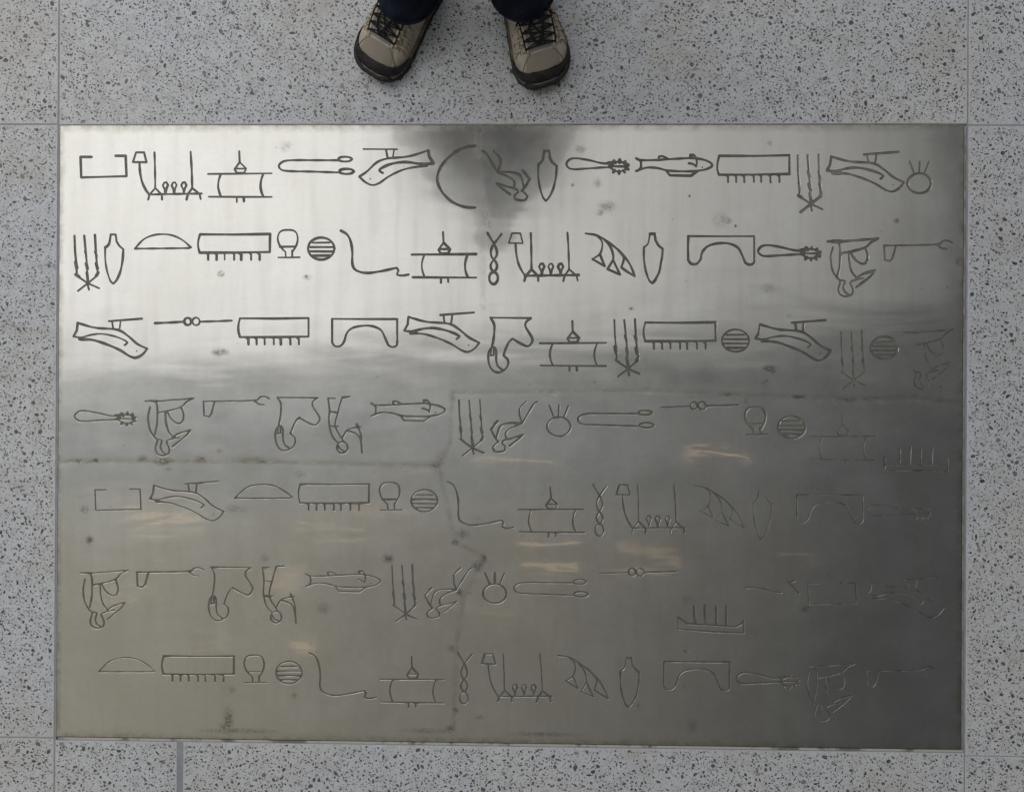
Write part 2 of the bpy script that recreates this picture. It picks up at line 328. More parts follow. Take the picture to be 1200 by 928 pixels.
PROTO = {
 'open_box': ('A', (138, 97), [('p', [(190, 97), (138, 97), (142, 193), (355, 187), (350, 92), (302, 92)])]),
 'lamp_shrine': ('A', (398, 76), [('p', [(398, 76), (436, 76), (448, 123), (384, 122), (398, 76)]), ('s', [(414, 124), (418, 170), (428, 215), (445, 252), (462, 274)]),
     ('s', [(458, 274), (580, 272), (705, 270)]), ('s', [(484, 76), (487, 150), (489, 245)]), ('s', [(652, 73), (658, 160), (661, 245)]),
     ('p', [(457, 298), (463, 275), (489, 245), (520, 275), (521, 298)]), ('p', [(635, 298), (641, 273), (661, 245), (695, 272), (700, 296)]),
     drop(536, 217, 270), drop(577, 217, 270), drop(622, 217, 270)]),
 'drum': ('A', (736, 176), [('p', [(736, 177), (880, 176), (1038, 174)]), ('p', [(740, 282), (880, 283), (1038, 283)]), ('s', [(795, 180), (786, 205), (783, 235), (789, 262), (796, 280)]),
     ('s', [(997, 178), (988, 205), (985, 235), (990, 262), (998, 280)]), ('p', [(884, 72), (886, 122), (862, 155), (872, 172), (907, 172), (916, 152), (886, 122)]),
     ('p', [(870, 152), (908, 152)]), ('p', [(872, 286), (872, 306)]), ('p', [(905, 286), (906, 303)])]),
 'tweezers': ('B', (28, 138), [('s', [(302, 112), (200, 112), (90, 112), (48, 118), (28, 138), (40, 158), (80, 164), (180, 166), (302, 170)]), ('s', ell(336, 107, 32, 11)), ('s', ell(342, 165, 34, 12))]),
 'leaf_pod_left': ('B', (405, 190), [('p', [(425, 60), (582, 61)]), ('p', [(530, 64), (538, 102)]), ('p', [(568, 66), (562, 98)]),
     ('s', [(405, 190), (440, 165), (490, 120), (540, 103), (620, 96), (680, 82), (728, 66)]), ('p', [(728, 66), (733, 95), (752, 126), (720, 130), (690, 128)]),
     ('s', [(405, 190), (430, 213), (462, 228), (495, 220), (540, 190), (600, 160), (660, 145), (720, 140)]), ('s', [(722, 134), (680, 128), (620, 120), (560, 128), (515, 145), (498, 160), (514, 172)]), ('d', [(455, 200)])]),
 'leaf_pod': ('E', (105, 138), [('p', [(270, 66), (425, 54)]), ('p', [(285, 68), (290, 100)]), ('p', [(325, 68), (320, 108)]), ('p', [(105, 138), (120, 110), (124, 74)]),
     ('s', [(124, 74), (150, 82), (210, 97), (310, 106), (360, 135), (405, 172), (450, 195)]), ('s', [(450, 195), (430, 220), (400, 237), (370, 230), (320, 200), (250, 170), (190, 153), (135, 152)]),
     ('s', [(105, 138), (140, 142), (190, 130), (240, 126), (300, 138), (345, 155), (358, 165), (345, 178)]), ('t', [(132, 150), (165, 150)]), ('d', [(402, 206)])]),
 'half_circle': ('B', (770, 190), [('s', [(950, 46), (905, 52), (860, 72), (815, 108), (783, 150), (770, 190), (775, 225), (795, 262), (830, 298), (870, 320), (910, 330), (950, 332)])]),
 'falling_figure': ('C', (62, 68), [('s', [(62, 68), (75, 75), (95, 105), (133, 168)]), ('s', [(115, 68), (143, 95), (147, 125), (136, 168)]),
     ('s', [(135, 172), (175, 186), (205, 205), (213, 225), (205, 245)]), ('s', [(136, 168), (200, 170), (235, 182), (248, 212), (256, 242)]),
     ('t', [(250, 162), (262, 172)]), ('p', [(252, 163), (283, 200), (262, 238), (245, 257)]), ('p', [(205, 243), (178, 238), (128, 222), (155, 246), (192, 275)]),
     ('s', [(205, 243), (226, 254), (228, 264), (212, 280), (215, 296), (240, 303), (265, 300), (273, 285), (258, 266), (245, 257)])]),
 'jar': ('C', (352, 68), [('p', [(352, 68), (375, 68), (379, 100)]), ('s', [(379, 100), (392, 122), (411, 138)]), ('s', [(411, 138), (407, 190), (395, 245), (378, 282), (362, 300)]),
     ('s', [(362, 300), (348, 288), (333, 245), (324, 190), (324, 130)]), ('s', [(324, 130), (342, 115), (352, 68)])]),
 'whisk': ('C', (456, 128), whisk()),
 'fish': ('C', (782, 103), [('s', [(782, 103), (800, 112), (870, 112), (950, 107), (1040, 103), (1100, 112), (1135, 133), (1110, 153), (1060, 163), (1000, 165), (930, 161), (880, 149), (830, 147), (782, 163)]),
     ('s', [(782, 163), (802, 150), (803, 118), (782, 103)]), ('s', [(890, 110), (886, 96), (905, 94), (930, 106)]), ('s', [(1036, 102), (1034, 88), (1050, 88), (1062, 104)]),
     ('p', [(922, 163), (938, 184), (1035, 186), (1064, 165)]), ('s', [(1027, 127), (1045, 130), (1060, 140)]), ('s', [(1062, 106), (1064, 122), (1060, 142)]), ('d', [(1088, 145)])]),
 'comb': ('A', (698, 460), [('s', [(697, 546), (690, 520), (690, 490), (698, 460)]), ('p', [(698, 460), (860, 461), (1023, 458), (1022, 543), (850, 546), (697, 546)])] + comb_teeth((737, 775, 813, 857, 890, 935, 975), 548, 580)),
 'three_reeds': ('A', (110, 466), [('p', [(110, 466), (112, 540), (118, 605), (119, 655), (170, 690), (222, 714)]), ('p', [(155, 466), (162, 550), (167, 610), (168, 690), (175, 720)]),
     ('p', [(204, 462), (208, 550), (212, 600), (216, 652), (170, 690), (124, 726)]), ('t', [(114, 590), (119, 618)]), ('t', [(158, 538), (164, 562)]), ('t', [(163, 598), (169, 622)]), ('t', [(204, 540), (211, 562)]),
     ('t', [(208, 596), (215, 622)]), ('t', [(114, 650), (130, 660)]), ('t', [(218, 640), (208, 656)]), ('t', [(166, 640), (172, 690)])]),
 'dome': ('A', (392, 526), [('s', [(392, 526), (412, 504), (440, 480), (480, 464), (530, 459), (580, 468), (625, 492), (658, 520)]), ('s', [(392, 526), (520, 525), (650, 523), (658, 519)])]),
 'egg_cup': ('A', (1065, 568), [('s', [(1099, 542), (1084, 528), (1069, 508), (1061, 480), (1067, 455), (1084, 442), (1108, 440), (1133, 442), (1149, 455), (1155, 480), (1150, 508), (1140, 528), (1131, 542)]), ('p', [(1072, 518), (1146, 517)]),
     ('p', [(1099, 542), (1100, 566)]), ('p', [(1130, 535), (1131, 566)]), ('p', [(1065, 568), (1115, 568), (1165, 567)])]),
 'striped_disc': ('B', (226, 526), [('s', ell(226, 526, 62, 52, 0, 360, 22)), ('p', [(185, 499), (266, 498)]), ('p', [(168, 519), (284, 519)]), ('p', [(170, 539), (284, 540)]), ('p', [(186, 560), (268, 559)])]),
 'rope': ('B', (318, 442), [('s', [(318, 442), (345, 458), (362, 490), (370, 540), (370, 600), (385, 628), (430, 642), (490, 636), (575, 618)]), ('s', [(575, 618), (583, 630), (576, 650), (600, 655), (630, 650)])]),
 'twisted_cord': ('B', (1005, 452), [('s', [(1005, 452), (1022, 480), (1040, 512), (1050, 542), (1045, 565), (1030, 585), (1020, 605), (1025, 625), (1034, 636)]),
     ('s', [(1070, 458), (1050, 485), (1030, 514), (1021, 542), (1027, 568), (1043, 587), (1050, 605), (1046, 625), (1034, 636)]), ('s', ell(1034, 665, 20, 28))]),
 'claws': ('C', (545, 455), [('s', [(545, 455), (600, 465), (660, 500), (710, 540), (745, 580), (768, 620), (779, 652)]), ('s', [(779, 652), (745, 632), (716, 612)]), ('s', [(716, 612), (728, 575), (722, 555), (708, 538)]),
     ('s', [(600, 466), (622, 490), (625, 515), (614, 550), (578, 573)]), ('p', [(578, 573), (637, 607), (614, 550)]), ('s', [(630, 480), (662, 515), (676, 550), (677, 578)]), ('p', [(677, 578), (650, 620), (710, 645), (690, 605), (677, 578)]), ('t', [(700, 530), (728, 562)])]),
 'footed_arch': ('F', (277, 55), [('p', [(277, 55), (430, 56), (580, 56), (580, 160)]), ('s', [(580, 160), (577, 180), (560, 188), (540, 180), (524, 145), (505, 108), (465, 90), (420, 88), (372, 98), (345, 122), (332, 162), (312, 184), (288, 183), (276, 165)]), ('p', [(276, 165), (277, 55)])]),
 'kneeling_figure': ('E', (440, 440), [('s', [(440, 440), (490, 441), (600, 433), (668, 427)]), ('t', [(460, 440), (500, 441)]), ('s', [(668, 427), (635, 444), (610, 468), (560, 484), (500, 496)]), ('s', [(490, 445), (497, 475), (495, 550), (485, 600)]),
     ('s', [(463, 468), (454, 520), (462, 575), (485, 615)]), ('s', [(485, 612), (497, 628), (488, 660), (494, 685), (520, 697), (548, 688), (553, 665), (541, 632), (570, 618), (600, 612)]),
     ('s', [(495, 622), (518, 625), (512, 655), (520, 678), (538, 690)]), ('s', [(535, 490), (538, 540), (550, 585), (572, 612)]), ('s', [(545, 495), (562, 525), (590, 545), (612, 540), (620, 508), (607, 468)]),
     ('s', [(568, 612), (600, 592), (652, 576)]), ('s', [(652, 576), (630, 605), (568, 655)])]),
 'ladle': ('E', (712, 442), [('s', [(712, 442), (800, 441), (955, 437), (980, 422), (1005, 420), (1025, 430)]), ('s', [(955, 437), (975, 455), (1000, 457)]), ('p', [(713, 442), (717, 508), (740, 514), (752, 500), (767, 446)])]),
 'knotted_stick': ('E', (487, 75), [('s', [(487, 75), (560, 72), (622, 68)]), ('s', [(695, 68), (770, 66), (843, 63)]), ('s', ell(639, 67, 16, 17)), ('s', ell(677, 67, 17, 18))]),
 'boot': ('G', (100, 50), [('p', [(100, 50), (200, 51), (290, 52)]), ('s', [(290, 52), (268, 70), (266, 92), (290, 130), (300, 155), (280, 182), (245, 170), (205, 147)]), ('s', [(205, 147), (190, 160), (175, 190), (163, 225)]),
     ('s', [(163, 225), (184, 245), (182, 275), (158, 298), (130, 303), (105, 285), (93, 250), (93, 210), (106, 188), (120, 186), (128, 205), (128, 240), (135, 272), (158, 292)]),
     ('s', [(100, 50), (118, 85), (115, 150), (108, 186)]), ('p', [(106, 192), (102, 225), (117, 222), (117, 190)])]),
 'acrobat': ('F', (258, 427), [('p', [(290, 427), (258, 427)]), ('s', [(258, 427), (265, 490), (262, 540), (275, 600), (303, 635)]), ('p', [(362, 420), (325, 422)]), ('s', [(325, 422), (310, 470), (292, 540), (296, 572), (330, 628)]),
     ('p', [(265, 490), (298, 493)]), ('p', [(262, 557), (306, 560)]), ('s', ell(324, 657, 26, 27)), ('s', [(302, 645), (318, 668), (340, 675)]), ('s', [(325, 612), (350, 575), (400, 562)]), ('t', [(392, 548), (400, 566)]), ('p', [(388, 560), (410, 562)]),
     ('s', [(350, 578), (392, 596), (412, 628), (418, 684)]), ('s', [(400, 565), (412, 600), (414, 630)])]),
 'horned_ring': ('D', (990, 220), [('s', ell(990, 220, 56, 46, 0, 360, 20)), ('p', [(943, 120), (965, 174)]), ('p', [(990, 120), (988, 172)]), ('p', [(1035, 122), (1015, 172)])]),
 'rowing_boat': ('J', (980, 690), [('p', [(980, 690), (1022, 724), (1200, 735)]), ('s', [(1200, 735), (1240, 738), (1270, 727), (1284, 710)]), ('p', [(1284, 710), (1286, 768), (1130, 761), (980, 750), (980, 690)]),
     ('t', [(1055, 640), (1056, 722)]), ('t', [(1105, 640), (1105, 724)]), ('t', [(1157, 645), (1155, 727)]), ('t', [(1157, 645), (1155, 727)]), ('t', [(1158, 642), (1157, 700)]), ('t', [(1157, 645), (1155, 727)]), ('t', [(1205, 643), (1202, 728)])]),
 'oared_raft': ('H', (825, 740), [('p', [(825, 740), (970, 739), (1120, 742)]), ('p', [(825, 765), (1120, 770)]), ('t', [(825, 705), (828, 752)]), ('t', [(1120, 712), (1122, 770)]), ('t', [(897, 665), (897, 725)]), ('t', [(948, 652), (945, 735)]), ('t', [(997, 660), (995, 735)]), ('t', [(1047, 655), (1045, 732)])]),
 'half_worn_strokes': ('K', (178, 552), [('s', [(178, 552), (250, 558), (300, 572), (345, 577)]), ('s', [(370, 528), (400, 548), (430, 580)]), ('p', [(370, 530), (408, 522)])]),
}
# name, crop, point in the crop that matches the anchor, row, style (d dark, m worn, c clean), mirrored
INST = [
 ('open_box','A',(138,97),1,'d'),('lamp_shrine','A',(398,76),1,'d'),('drum','A',(736,176),1,'d'),('tweezers','B',(28,138),1,'d'),('leaf_pod_left','B',(405,190),1,'d'),('half_circle','B',(770,190),1,'d'),
 ('falling_figure','C',(62,68),1,'d'),('jar','C',(352,68),1,'d'),('whisk','C',(456,128),1,'d'),('fish','C',(782,103),1,'d'),('comb','D',(52,92),1,'d'),('three_reeds','D',(420,90),1,'m'),('leaf_pod','D',(557,160),1,'m'),('horned_ring','D',(990,220),1,'m'),
 ('three_reeds','A',(110,466),2,'d'),('jar','A',(280,460),2,'d'),('dome','A',(392,526),2,'d'),('comb','A',(698,460),2,'d'),('egg_cup','A',(1065,568),2,'d'),('striped_disc','B',(226,526),2,'d'),('rope','B',(318,442),2,'d'),
 ('drum','B',(650,553),2,'d'),('twisted_cord','B',(1005,452),2,'d'),('lamp_shrine','C',(200,454),2,'d'),('claws','C',(545,455),2,'d'),('jar','C',(847,457),2,'d'),('footed_arch','C',(1027,468),2,'d'),('whisk','D',(235,535),2,'d'),
 ('kneeling_figure','D',(560,492),2,'m'),('ladle','D',(823,512),2,'m'),
 ('leaf_pod','E',(105,138),3,'d'),('knotted_stick','E',(487,75),3,'d'),('comb','E',(885,53),3,'d'),('footed_arch','F',(277,55),3,'d'),('leaf_pod','F',(615,110),3,'d'),('boot','G',(100,50),3,'d'),('drum','G',(330,168),3,'d'),
 ('three_reeds','G',(680,60),3,'d'),('comb','G',(825,72),3,'d'),('striped_disc','H',(128,157),3,'d'),('leaf_pod','H',(222,147),3,'d'),('three_reeds','H',(622,115),3,'f'),('striped_disc','H',(825,190),3,'m'),('kneeling_figure','H',(915,118),3,'f'),
 ('whisk','E',(110,510),4,'d'),('kneeling_figure','E',(440,440),4,'d'),('ladle','E',(712,442),4,'d'),('boot','E',(1060,423),4,'d'),('acrobat','F',(258,427),4,'d'),('fish','F',(460,450),4,'d'),('three_reeds','F',(873,436),4,'d'),
 ('falling_figure','G',(320,442),4,'d',1),('horned_ring','G',(420,560),4,'d'),('tweezers','G',(510,525),4,'d'),('knotted_stick','G',(900,470),4,'d'),('egg_cup','H',(178,598),4,'m'),('striped_disc','H',(392,563),4,'m'),('drum','H',(475,605),4,'f'),('oared_raft','H',(825,740),4,'c'),
 ('open_box','I',(205,95),5,'d'),('leaf_pod','I',(462,140),5,'d'),('dome','I',(860,136),5,'d'),('comb','P',(128,70),5,'d'),('egg_cup','P',(503,190),5,'d'),('striped_disc','P',(710,147),5,'d'),('rope','P',(818,58),5,'d'),
 ('drum','J',(230,187),5,'d'),('twisted_cord','J',(580,70),5,'d'),('lamp_shrine','J',(703,72),5,'d'),('claws','J',(1050,75),5,'f'),('jar','K',(240,90),5,'f'),('footed_arch','K',(415,118),5,'c'),('whisk','K',(750,190),5,'f'),
 ('kneeling_figure','I',(135,485),6,'d'),('ladle','I',(400,482),6,'d'),('boot','I',(748,458),6,'d'),('acrobat','I',(990,460),6,'d'),('fish','P',(153,490),6,'d'),('three_reeds','P',(558,450),6,'d'),('falling_figure','P',(933,462),6,'d',1),
 ('horned_ring','J',(120,582),6,'d'),('tweezers','J',(210,555),6,'d'),('knotted_stick','J',(608,488),6,'d'),('rowing_boat','J',(980,690),6,'d'),('half_worn_strokes','K',(178,552),6,'d'),('open_box','K',(468,535),6,'c'),('leaf_pod','K',(745,590),6,'c'),
 ('dome','L',(222,236),7,'d'),('comb','L',(528,162),7,'d'),('egg_cup','L',(910,287),7,'d'),('striped_disc','L',(1115,240),7,'d'),('rope','M',(170,148),7,'d'),('drum','M',(502,270),7,'d'),('twisted_cord','M',(867,147),7,'d'),
 ('lamp_shrine','N',(72,152),7,'d'),('claws','N',(418,160),7,'d'),('jar','N',(738,170),7,'d'),('footed_arch','N',(914,188),7,'d'),('whisk','O',(135,265),7,'d'),('kneeling_figure','O',(450,208),7,'c'),('ladle','O',(742,232),7,'c'),
]
def catmull(pts, step):
    P = [np.array(p, float) for p in pts]
    closed = np.linalg.norm(P[0] - P[-1]) < 1e-9
    out = []
    n = len(P)
    for i in range(n - 1):
        p0 = P[i - 1] if i > 0 else (P[-2] if closed else 2 * P[0] - P[1])
        p3 = P[i + 2] if i + 2 < n else (P[1] if closed else 2 * P[-1] - P[-2])
        p1, p2 = P[i], P[i + 1]; k = max(1, int(np.linalg.norm(p2 - p1) / step))
        for j in range(k):
            t = j / k
            out.append(.5 * ((2 * p1) + (-p0 + p2) * t + (2 * p0 - 5 * p1 + 4 * p2 - p3) * t * t + (-p0 + 3 * p1 - 3 * p2 + p3) * t ** 3))
    out.append(P[-1]); return out
def polyl(pts, step):
    out = []
    for a, b in zip(pts, pts[1:]):
        a = np.array(a, float); b = np.array(b, float); k = max(1, int(np.linalg.norm(b - a) / step))
        for j in range(k): out.append(a + (b - a) * j / k)
    out.append(np.array(pts[-1], float)); return out
def warp(x, y):
    """height of the slightly buckled sheet"""
    z = .00035 * math.sin(x * 4.1 + 1.0) * math.cos(y * 5.3 + .4) + .00012 * math.sin(x * 9.7 + y * 13.1)
    for (ax, ay, bx, by, d, wd) in SEAMS:
        vx, vy = bx - ax, by - ay; L2 = vx * vx + vy * vy
        t = max(0, min(1, ((x - ax) * vx + (y - ay) * vy) / L2)); dd = math.hypot(x - ax - t * vx, y - ay - t * vy)
        z -= d * math.exp(-(dd / wd) ** 2)
    return z
SEAM_PX = [(((70, 541), (130, 540), (250, 541), (390, 543), (515, 546)), .9), (((515, 546), (528, 520), (530, 462)), .8), (((530, 460), (650, 459), (760, 457), (850, 462), (960, 466)), 1.2),
           (((960, 466), (1030, 468), (1075, 466), (1105, 471), (1128, 474)), 1.6), (((515, 546), (524, 590), (534, 636), (567, 652), (560, 668), (543, 700), (536, 750), (531, 858)), .60), (((562, 148), (566, 250), (566, 360)), .38)]
SEAMS = []
for pts, k in SEAM_PX:
    for a_, b_ in zip(pts, pts[1:]):
        A_, B_ = gp(*a_), gp(*b_); SEAMS.append((*A_, *B_, (.00010 if pts[0][1] > 200 else .00003) * k, .006))
STAINS = [(711, 242, 9, 6, 0.55), (704, 249, 5, 4, .5), (569, 253, 5, 5, .5), (573, 263, 5, 5, .5), (902, 432, 9, 4, 1.2), (906, 435, 4, 4, 1.2), (898, 449, 7, 8, .85), (258, 413, 9, 4, .9), (167, 537, 6, 4, .9), (192, 541, 10, 5, 1.0), (235, 538, 8, 4, .9),
          (197, 549, 5, 3, .7), (257, 529, 4, 3, .7), (300, 539, 26, 5, .7), (92, 541, 14, 4, .7), (112, 539, 4, 3, .9), (99, 597, 5, 4, .9), (105, 633, 4, 5, 1.1), (277, 596, 12, 5, .6), (310, 654, 5, 4, .7), (352, 556, 6, 4, .8), (455, 654, 6, 5, 1.1),
          (542, 626, 7, 5, .8), (534, 636, 5, 3, 1.), (567, 655, 4, 5, 1.), (560, 664, 6, 6, 1.), (539, 694, 4, 4, 1.2), (550, 693, 3, 3, .8), (380, 713, 8, 6, .6), (529, 760, 4, 4, .9), (534, 832, 3.5, 3, 1.1), (562, 840, 5, 3, .6), (268, 843, 5, 14, .95), (265, 852, 7, 6, .8),
          (272, 808, 4, 4, .6), (345, 815, 4, 4, .6), (811, 850, 6, 8, .6), (747, 827, 4, 5, .6), (945, 713, 7, 5, 1.1), (1021, 699, 5, 3, 1.4), (1116, 710, 4, 4, .8), (1102, 452, 4, 4, 1.), (854, 463, 4, 3, .9), (935, 465, 8, 3, .9), (992, 470, 12, 5, 1.), (1020, 468, 8, 3, .9),
          (874, 469, 3, 5, .8), (1125, 306, 5, 5, 1.1), (1051, 259, 3, 2.5, 1.), (853, 259, 4, 3, .7), (844, 258, 8, 8, .4), (259, 321, 4, 3.5, .8), (335, 172, 7, 6, .35), (360, 325, 5, 3, .4), (560, 168, 5, 16, .5), (562, 152, 5, 6, .7), (895, 478, 3, 2, .9), (902, 168, 3, 3, .4),
          (700, 215, 4, 5, .35), (680, 175, 6, 4, .5), (900, 338, 8, 5, .35), (515, 541, 7, 14, .5), (510, 546, 6, 6, .6), (533, 450, 6, 3, .35), (532, 468, 6, 4, .4), (622, 450, 5, 3, .4), (528, 854, 6, 4, .8), (806, 701, 8, 4, .5), (500, 856, 30, 3, .6), (280, 856, 40, 3, .7), (640, 860, 40, 2.5, .7),
          (1000, 872, 30, 2, .5), (925, 370, 3, 2, .5), (220, 450, 9, 6, .2), (740, 362, 3, 2, 1.), (359, 324, 1.6, 1.6, 1.4), (671, 217, 1.5, 1.5, 1.2), (808, 230, 1.4, 1.4, 1.2), (862, 265, 1.5, 1.5, 1.2), (803, 762, 2, 2, 1.2), (1036, 590, 2, 1.6, 1.2), (836, 430, 1.5, 1.5, 1.1), (697, 448, 1.6, 1.6, 1.1)]
SDATA = []
for (x_, y_, rx_, ry_, k_) in STAINS:
    g_ = gp(x_, y_); SDATA.append((g_[0], g_[1], rx_ * .00144, ry_ * .00144, k_))
S_ = np.array(SDATA)

def smoothnoise(i): return math.sin(i * 1.7) * .5 + math.sin(i * .83 + 2) * .5
ALLP, ALLF, FG = [], [], []          # 2D points, polygons, glyph index of each polygon
def add_poly(pts, g):
    b = len(ALLP); ALLP.extend(pts); ALLF.append(list(range(b, b + len(pts)))); FG.append(g)
GL = []                               # per glyph: centre line segments
def disc(c, r, g, k=8):
    a0 = random.random()
    add_poly([(c[0] + r * math.cos(a0 + i * 2 * math.pi / k), c[1] + r * math.sin(a0 + i * 2 * math.pi / k)) for i in range(k)], g)
def ribbon(P, W, g):
    """ribbon of quads along P (metres) with half widths W; breaks at sharp turns"""
    n = len(P); seg = [P[i + 1] - P[i] for i in range(n - 1)]
    ln = [max(1e-9, float(np.linalg.norm(s))) for s in seg]; dr = [s / l for s, l in zip(seg, ln)]
    nr = [np.array((-d[1], d[0])) for d in dr]
    brk = [True] + [float(np.dot(dr[i - 1], dr[i])) < .80 for i in range(1, n - 1)] + [True]
    base = len(ALLP); ids = {}
    def vert(i, s):       # s = segment index
        key = (i, s if brk[i] else -1)
        if key not in ids:
            if brk[i]: m = nr[s] * W[i]
            else:
                m = nr[i - 1] + nr[i]; m = m / np.linalg.norm(m); m = m * W[i] / max(.6, float(np.dot(m, nr[i])))
            a_, b_ = P[i] + m, P[i] - m
            ids[key] = (len(ALLP), len(ALLP) + 1); ALLP.append((a_[0], a_[1])); ALLP.append((b_[0], b_[1]))
        return ids[key]
    for s in range(n - 1):
        a0, a1 = vert(s, s); b0, b1 = vert(s + 1, s)
        ALLF.append([a0, a1, b1, b0]); FG.append(g); GL[g].append((P[s][0], P[s][1], P[s + 1][0], P[s + 1][1]))
    for i in range(n):
        if brk[i]: disc(P[i], W[i] * .99, g)
ROWW = {1: .0020, 2: .00195, 3: .0019, 4: .0019, 5: .00155, 6: .00155, 7: .00155}
INFO = []
for inst in INST:
    name, crop, pt, row, style = inst[:5]; mir = len(inst) > 5
    pc, anc, strokes = PROTO[name]; g = len(GL); GL.append([]); INFO.append((name, row, style))
    pox, poy = OR[pc]; ox, oy = OR[crop]
    A0 = np.array(gp(pox + anc[0] / 4, poy + anc[1] / 4)); A1 = np.array(gp(ox + pt[0] / 4, oy + pt[1] / 4))
    hw = ROWW[row]
    if style == 'f': hw *= .62
    if style == 'm' and row < 4: hw *= .95
    if style == 'c': hw *= .72
    skip_rng = random.Random(g * 13 + 5)
    for kind, pts in strokes:
        if style == 'f' and skip_rng.random() < .22: continue
        src = catmull(pts, 9) if kind == 's' else polyl(pts, 40) if kind in 'pt' else [np.array(pts[0], float)]
        q = []; sc_ = 1 + .012 * math.sin(g * 2.3); sh_ = .012 * math.sin(g * 1.1 + 1)
        for p in src:
            wv = np.array(gp(pox + p[0] / 4, poy + p[1] / 4)) - A0
            wv = np.array((wv[0] * sc_ + wv[1] * sh_, wv[1] * (2 - sc_)))
            if mir: wv[0] = -wv[0]
            q.append(A1 + wv + np.array((smoothnoise(p[0] * .05 + g * 3), smoothnoise(p[1] * .06 + g))) * .00022)
        if kind == 'd': disc(q[0], hw * .7, g); GL[g].append((*q[0], *q[0])); continue
        # drop points that crowd together
        qq = [q[0]]
        for p in q[1:-1]:
            if np.linalg.norm(p - qq[-1]) > .0020: qq.append(p)
        if np.linalg.norm(q[-1] - qq[-1]) < .0014 and len(qq) > 1: qq.pop()
        qq.append(q[-1])
        ph = random.random() * 6
        ws_ = skip_rng.uniform(.80, 1.22); W = [hw * ws_ * (1 + .16 * math.sin(i * .7 + ph)) * (1.45 if kind == 't' and style != 'c' and row < 7 else 1) for i in range(len(qq))]
        ribbon(qq, W, g)

